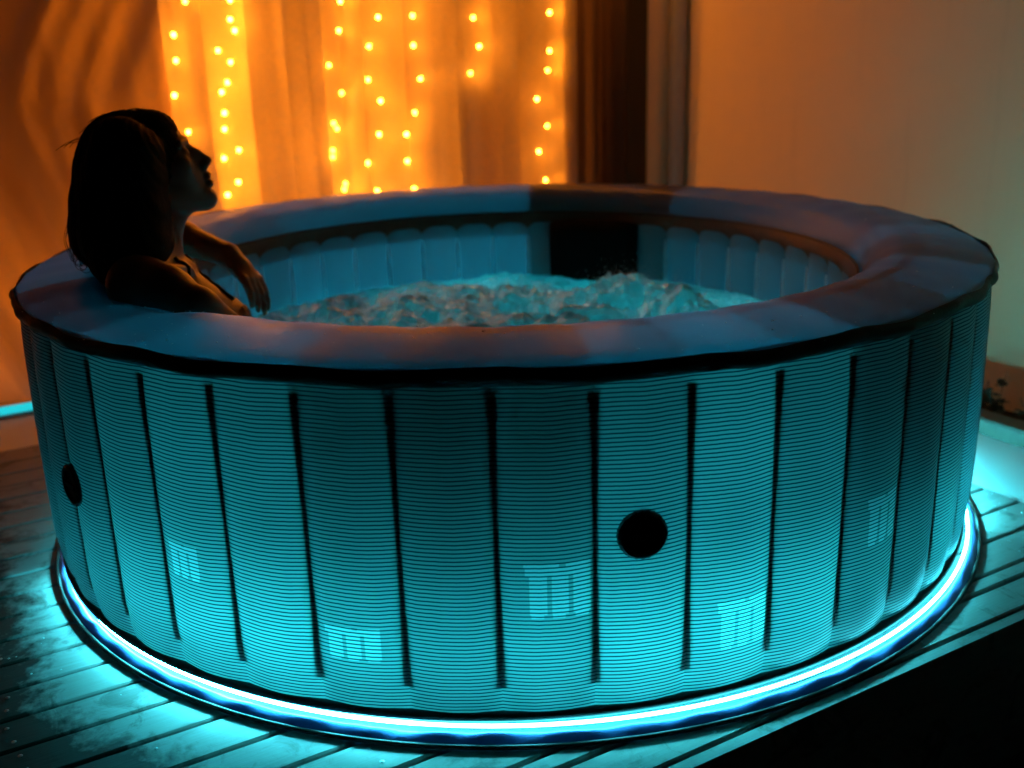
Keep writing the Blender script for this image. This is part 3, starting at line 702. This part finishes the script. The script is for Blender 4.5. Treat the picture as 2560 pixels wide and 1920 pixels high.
# trunk, reclining against the inner wall
B.ell((-0.505, -0.27, 0.15), (0.12, 0.165, 0.10), 0.03); B.cone((-0.52, -0.27, 0.18), (-0.61, -0.29, 0.33), 0.105, 0.105, 0.04)
ch = np.array([[0.80, 0.05, 0.60], [0.0, 1, 0.0], [-0.60, 0.05, 0.80]])
B.ell((-0.665, -0.295, 0.455), (0.085, 0.135, 0.135), 0.04, ch); B.cone((-0.63, -0.375, 0.45), (-0.63, -0.225, 0.45), 0.075, 0.075, 0.03)
B.ell((-0.588, -0.365, 0.462), (0.05, 0.055, 0.055), 0.03); B.ell((-0.594, -0.240, 0.462), (0.05, 0.055, 0.055), 0.03)
SR = np.array([-0.672, -0.478, 0.598]); SL = np.array([-0.755, -0.145, 0.562]); NBs = np.array([-0.715, -0.305, 0.612])
B.cone(NBs, SR, 0.054, 0.046, 0.035); B.cone(NBs, SL, 0.052, 0.046, 0.035); B.cone(NBs-np.array([0, 0, .03]), (-0.67, -0.29, 0.50), 0.07, 0.09, 0.03)
B.cone(hd(-0.022, 0, -0.055), NBs, 0.050, 0.052, 0.02)
B.cone(hd(0.02, 0.0, -0.105), NBs+np.array([0.035, 0.012, 0.0]), 0.016, 0.018, 0.03)
B.cone((-0.632, -0.315, 0.592), (-0.632, -0.45, 0.620), 0.010, 0.010, 0.02); B.cone((-0.642, -0.275, 0.590), (-0.715, -0.165, 0.595), 0.010, 0.010, 0.02)
# near arm resting along the inner edge of the rim, forearm dropping into the water
ER = np.array([-0.540, -0.578, 0.574]); WR = np.array([-0.405, -0.440, 0.375])
B.chain([SR, SR*0.5+ER*0.5+np.array([0, 0, .006]), ER], [0.054, 0.045, 0.036], 0.02); B.chain([ER, ER*.6+WR*.4, WR], [0.037, 0.036, 0.026], 0.015)
B.ell(WR+np.array([0.05, 0.03, -0.03]), (0.05, 0.035, 0.02), 0.02)
for k in range(4): B.cone(WR+np.array([0.07, 0.005+0.018*k, -0.035]), WR+np.array([0.14-0.008*abs(k-1.6), 0.015+0.022*k, -0.07]), 0.009, 0.007, 0.006)
B.cone(WR+np.array([0.03, 0.05, -0.02]), WR+np.array([0.08, 0.10, -0.04]), 0.010, 0.008, 0.006)
# far arm over the rim, hand hanging
EL = np.array([-0.828, 0.125, 0.606]); WL = np.array([-0.640, 0.005, 0.562])
B.chain([SL, SL*.5+EL*.5, EL], [0.047, 0.042, 0.036], 0.02); B.chain([EL, EL*.62+WL*.38, WL], [0.037, 0.038, 0.0265], 0.015)
KN = np.array([-0.580, -0.030, 0.508])
hx = KN-WL; hx /= np.linalg.norm(hx); hy = np.cross(np.array([0.62, -0.10, 0.78]), hx); hy /= np.linalg.norm(hy); hn = np.cross(hx, hy)
B.ell(WL*.45+KN*.55, (0.045, 0.036, 0.017), 0.012, np.array([hx, hy, hn])); B.cone(WL, WL*.5+KN*.5, 0.025, 0.024, 0.012)
dn = np.array([0.10, -0.05, -0.99]); dn /= np.linalg.norm(dn)
for k, (off, ln) in enumerate(((-0.028, 0.062), (-0.0095, 0.074), (0.0095, 0.080), (0.028, 0.072))):
    b0 = KN+hy*off-hx*0.004; p1 = b0+(hx*0.45+dn*0.55)*ln*0.48; p2 = p1+(dn*0.95+hx*0.05)*ln*0.32; p3 = p2+(dn-hx*(0.15+0.06*(k % 2)))*ln*0.25
    B.chain([b0-hx*0.02, b0, p1, p2, p3], [0.0105, 0.0096, 0.0083, 0.0074, 0.0062], 0.004)
tb = WL*.55+KN*.45+hy*0.028; tp = tb+hx*0.030+hy*0.012+dn*0.022; B.chain([tb, tp, tp+dn*0.030+hx*0.004], [0.0125, 0.0098, 0.0072], 0.006)
# legs stretched under the water
for s_ in (-1, 1):
    hip = np.array([-0.47, -0.27+0.075*s_, 0.13]); kn = np.array([-0.12, -0.20+0.12*s_, 0.215]); an = np.array([0.14, -0.13+0.10*s_, 0.085])
    B.chain([hip, hip*.5+kn*.5, kn], [0.085, 0.072, 0.052], 0.03); B.chain([kn, kn*.65+an*.35, an], [0.050, 0.048, 0.034], 0.02)
# head
B.ell(hd(-0.005, 0, 0.012), (0.097, 0.074, 0.092), 0.012, HF); B.ell(hd(0.036, 0, -0.058), (0.057, 0.054, 0.062), 0.022, HF)
B.cone(hd(0.0765, -0.006, -0.1085), hd(0.0765, 0.006, -0.1085), 0.0185, 0.0185, 0.016)
for s_ in (-1, 1):
    B.cone(hd(0.068, 0.012*s_, -0.109), hd(0.0, 0.054*s_, -0.068), 0.0165, 0.018, 0.02); B.ell(hd(0.060, 0.044*s_, -0.030), (0.022, 0.018, 0.02), 0.02, HF)
    B.ell(hd(0.094, 0.032*s_, -0.012), (0.014, 0.019, 0.013), 0.010, HF, True); B.ell(hd(0.0765, 0.0315*s_, -0.013), (0.0125, 0.013, 0.0115), 0.003, HF)
    B.cone(hd(0.0925, 0.012*s_, 0.006), hd(0.079, 0.046*s_, 0.008), 0.007, 0.006, 0.008)
    B.ell(hd(-0.008, 0.073*s_, -0.022), (0.016, 0.007, 0.030), 0.006, HF); B.ell(hd(0.1015, 0.0105*s_, -0.0505), (0.010, 0.0075, 0.007), 0.006, HF)
B.chain([hd(0.080, 0, -0.004), hd(0.087, 0, -0.028), hd(0.093, 0, -0.052)], [0.010, 0.013, 0.013], 0.008)
B.chain([hd(0.0885, 0, -0.004), hd(0.0985, 0, -0.024), hd(0.1120, 0, -0.0465)], [0.0070, 0.0078, 0.0086], 0.007)
B.ell(hd(0.0955, 0, -0.0710), (0.0105, 0.021, 0.0068), 0.004, HF); B.ell(hd(0.0935, 0, -0.0860), (0.0105, 0.019, 0.0075), 0.004, HF)
vs, q = B.mesh(); vs = relax(vs, q, 2, 0.4)
woman = tag(empty('person', (-0.505, -0.27, 0.035)), 'dark-haired woman in black swimwear leaning back in the tub, face raised', 'person')
OFF = np.array([-0.505, -0.27, 0.035])
def pbuild(name, vs, q, mat): return link(name, fast_mesh(vs-OFF, q), mat, woman)
body = pbuild('body', vs, q, MT['skin'])

# hair: dense mass with strand relief, plus loose strands
H = Field((-1.0, -0.58, 0.54), (-0.52, 0.02, 0.93), 0.0036)
H.ell(hd(-0.012, 0, 0.010), (0.103, 0.084, 0.095), 0.012, HF)
H.ell(hd(0.040, 0, 0.046), (0.046, 0.060, 0.034), 0.02, HF)
fc = hd(0.150, 0, -0.055); H.ell(fc, (0.078, 0.2, 0.118), 0.012, HF, True)          # cut the face free
H.ell(hd(0.085, 0, -0.13), (0.075, 0.2, 0.075), 0.012, HF, True)
for yy, ins in ((-0.21, 40), (-0.27, 0), (-0.33, 0), (-0.385, 50)):                 # back of the hair, hanging to the rim
    H.chain([px_y(690+ins*.5, 400, yy), px_y(610+ins, 560, yy), px_y(565+ins, 720, yy), px_y(548+ins, 880, yy-.01), px_y(560+ins, 985, yy-.02), px_y(600+ins, 1075, yy-.03)], [0.055, 0.046, 0.042, 0.038, 0.034, 0.022], 0.022)
for yy, ins in ((-0.375, 0), (-0.41, -60)):                                        # near side, over ear, neck and shoulder
    H.chain([px_y(860+ins, 420, yy), px_y(850+ins, 600, yy), px_y(860+ins, 800, yy-.01), px_y(880+ins, 960, yy-.025), px_y(800+ins, 1120, yy-.05)], [0.034, 0.038, 0.042, 0.040, 0.030], 0.022)
H.chain([px_y(760, 900, -0.38), px_y(700, 1080, -0.43), px_y(720, 1190, -0.47)], [0.05, 0.045, 0.022], 0.02)
H.chain([px_y(880, 420, -0.215), px_y(860, 650, -0.20), px_y(850, 850, -0.20)], [0.03, 0.034, 0.03], 0.02)
hv, hq = H.mesh(); hv = relax(hv, hq, 2, 0.4)
L = (hv-HC) @ HF.T
th = np.arctan2(L[:, 1], -L[:, 0]+0.05)
st = 0.0010*np.sin(th*46+hv[:, 2]*18)+0.0008*np.sin(th*91+4)
ctr = np.array([-0.74, -0.31, 0]); dirv = hv-ctr; dirv[:, 2] = np.where(hv[:, 2] > 0.80, hv[:, 2]-0.80, 0); dirv /= np.linalg.norm(dirv, axis=1)[:, None]+1e-6
hv = hv+dirv*st[:, None]
hair = pbuild('hair', hv, hq, MT['hair'])
mb = MB()
for k in range(90):
    t0 = random.random(); yy = random.uniform(-0.40, -0.22); x0 = 470+random.gauss(0, 22)
    pr = [(620, 330), (525, 450), (478, 600), (455, 760), (447, 900), (452, 1010), (480+random.uniform(-10, 60), 1080+random.uniform(-10, 30))]
    dx = random.gauss(6, 14); i0 = random.choice((0, 0, 1, 2)); P = catmull([px_y(x+dx*(0.3+0.12*i), y, yy-0.006*i) for i, (x, y) in enumerate(pr)][i0:], 4)
    mb.tube(P, [0.0009*(1-0.6*t) for t in np.linspace(0, 1, len(P))], 4)
for k in range(12):            # wisps standing off behind the shoulder
    a = random.uniform(350, 425); P = catmull([px_y(445, random.uniform(640, 850), -0.32), px_y((a+440)/2, random.uniform(830, 880), -0.32), px_y(a+10, 950, -0.325), px_y(a+random.uniform(15, 60), random.uniform(1010, 1080), -0.33)], 5)
    mb.tube(P, 0.00055, 4)
for k in range(5):             # curled ends on the rim
    c0 = px_y(455+14*k, 1075+8*k, -0.36); rr_ = random.uniform(.006, .012)
    mb.tube([c0+rr_*(math.cos(q_)*np.array([1, 0, 0])+math.sin(q_)*Z)+np.array([0, -0.004*q_/6, 0]) for q_ in np.linspace(1, 6, 12)], 0.0006, 4)
for k in range(30):            # flyaways on the crown
    a = random.uniform(-0.9, 0.9); t0 = random.uniform(-0.08, 0.05)
    p0 = hd(t0, 0.03*a, 0.105-abs(t0)*0.3); d = -hfw*random.uniform(0.02, 0.05)+hup*random.uniform(-0.012, 0.006)
    mb.tube([p0+d*t+hup*0.004*math.sin(PI*t) for t in np.linspace(0, 1, 6)], 0.0005, 4)
mb.v = [tuple(np.array(v)-OFF) for v in mb.v]
mb.build('loose_strands', MT['hair'], woman)
# black halter top: strap, ring, cup, band, all laid on the body
sw = MB()
def strap(pts, r, off=0.002, n=18):
    P = catmull(pts, n//(len(pts)-1)+1); return [B.snap(p, off)-OFF for p in P], r
a_, r_ = strap([(-0.640, -0.335, 0.625), (-0.606, -0.350, 0.562), (-0.576, -0.362, 0.502)], 0.004); sw.tube(a_, r_, 6)
a_, r_ = strap([(-0.675, -0.245, 0.615), (-0.622, -0.252, 0.562), (-0.576, -0.248, 0.502)], 0.004); sw.tube(a_, r_, 6)
a_, r_ = strap([(-0.570, -0.45, 0.435), (-0.540, -0.37, 0.432), (-0.55, -0.30, 0.432), (-0.540, -0.23, 0.432), (-0.585, -0.15, 0.435)], 0.006, 0.002, 32); sw.tube(a_, r_, 6)
for yc in (-0.365, -0.242):
    def cup(a, b_):
        y = yc+0.055*(2*a-1)*(1-0.75*b_); z = 0.432+0.075*b_; p = B.snap((-0.545, y, z), 0.003); return p-OFF
    sw.grid(cup, 12, 10)
sw.build('swimsuit', MT['suit'], woman, True)
gp = B.snap((-0.602, -0.352, 0.552), 0.005)-OFF
MB().tube([gp+0.010*np.array([0.35*math.cos(q_), 0.5*math.cos(q_), 0])+0.011*math.sin(q_)*Z for q_ in np.linspace(0, 2*PI, 17)[:-1]], 0.0018, 6, True).build('strap_ring', MT['gold'], woman, True)

# beads of water on the rim
DV = []; DF = []
for _ in range(420):
    t = random.choice((random.uniform(PI*1.0, PI*1.42), random.uniform(PI*1.25, PI*1.8), random.uniform(0, 2*PI))); i = random.randint(6, len(rp)-10); r, z = rp[i]; r += random.uniform(-.006, .006)
    x, y = r*math.cos(t), r*math.sin(t); k = math.sin(PI*i/(len(rp)-1)); zz = z+0.001-k*dent(x, y); q = random.uniform(0.0008, 0.0030)**1.0*random.uniform(.5, 1); b0 = len(DV)
    DV += (oct_v*np.array([q, q, q*0.5])+np.array([x-0.018, y, zz])).tolist(); DF += [tuple(k_+b0 for k_ in t_) for t_ in oct_f]
tag(link('rim_droplets', mesh_from(DV, DF, True), MT['drop']), 'beads of water on the rim of the tub', 'drops', kind='stuff')
# water drops lying on the deck boards
DV = []; DF = []
for _ in range(260):
    if random.random() < 0.55: u, v = random.uniform(0.2, 1.05), random.uniform(-0.95, -0.62)
    else: u, v = random.uniform(-1.2, 0.1), random.uniform(-0.95, -0.1)
    p = uvz(u, v, 0)
    if math.hypot(p[0], p[1]) < 1.045 or u > UE-0.01: continue
    if abs(((v+0.905)/0.0876) % 1-0.5) > 0.42: continue
    r = random.uniform(0.0012, 0.0036); b0 = len(DV)
    DV += (oct_v*np.array([r, r, r*0.45])+np.array([p[0], p[1], 0.0006])).tolist(); DF += [tuple(k+b0 for k in t) for t in oct_f]
tag(link('deck_droplets', mesh_from(DV, DF, True), MT['drop']), 'scattered water drops on the deck boards around the tub', 'drops', kind='stuff')
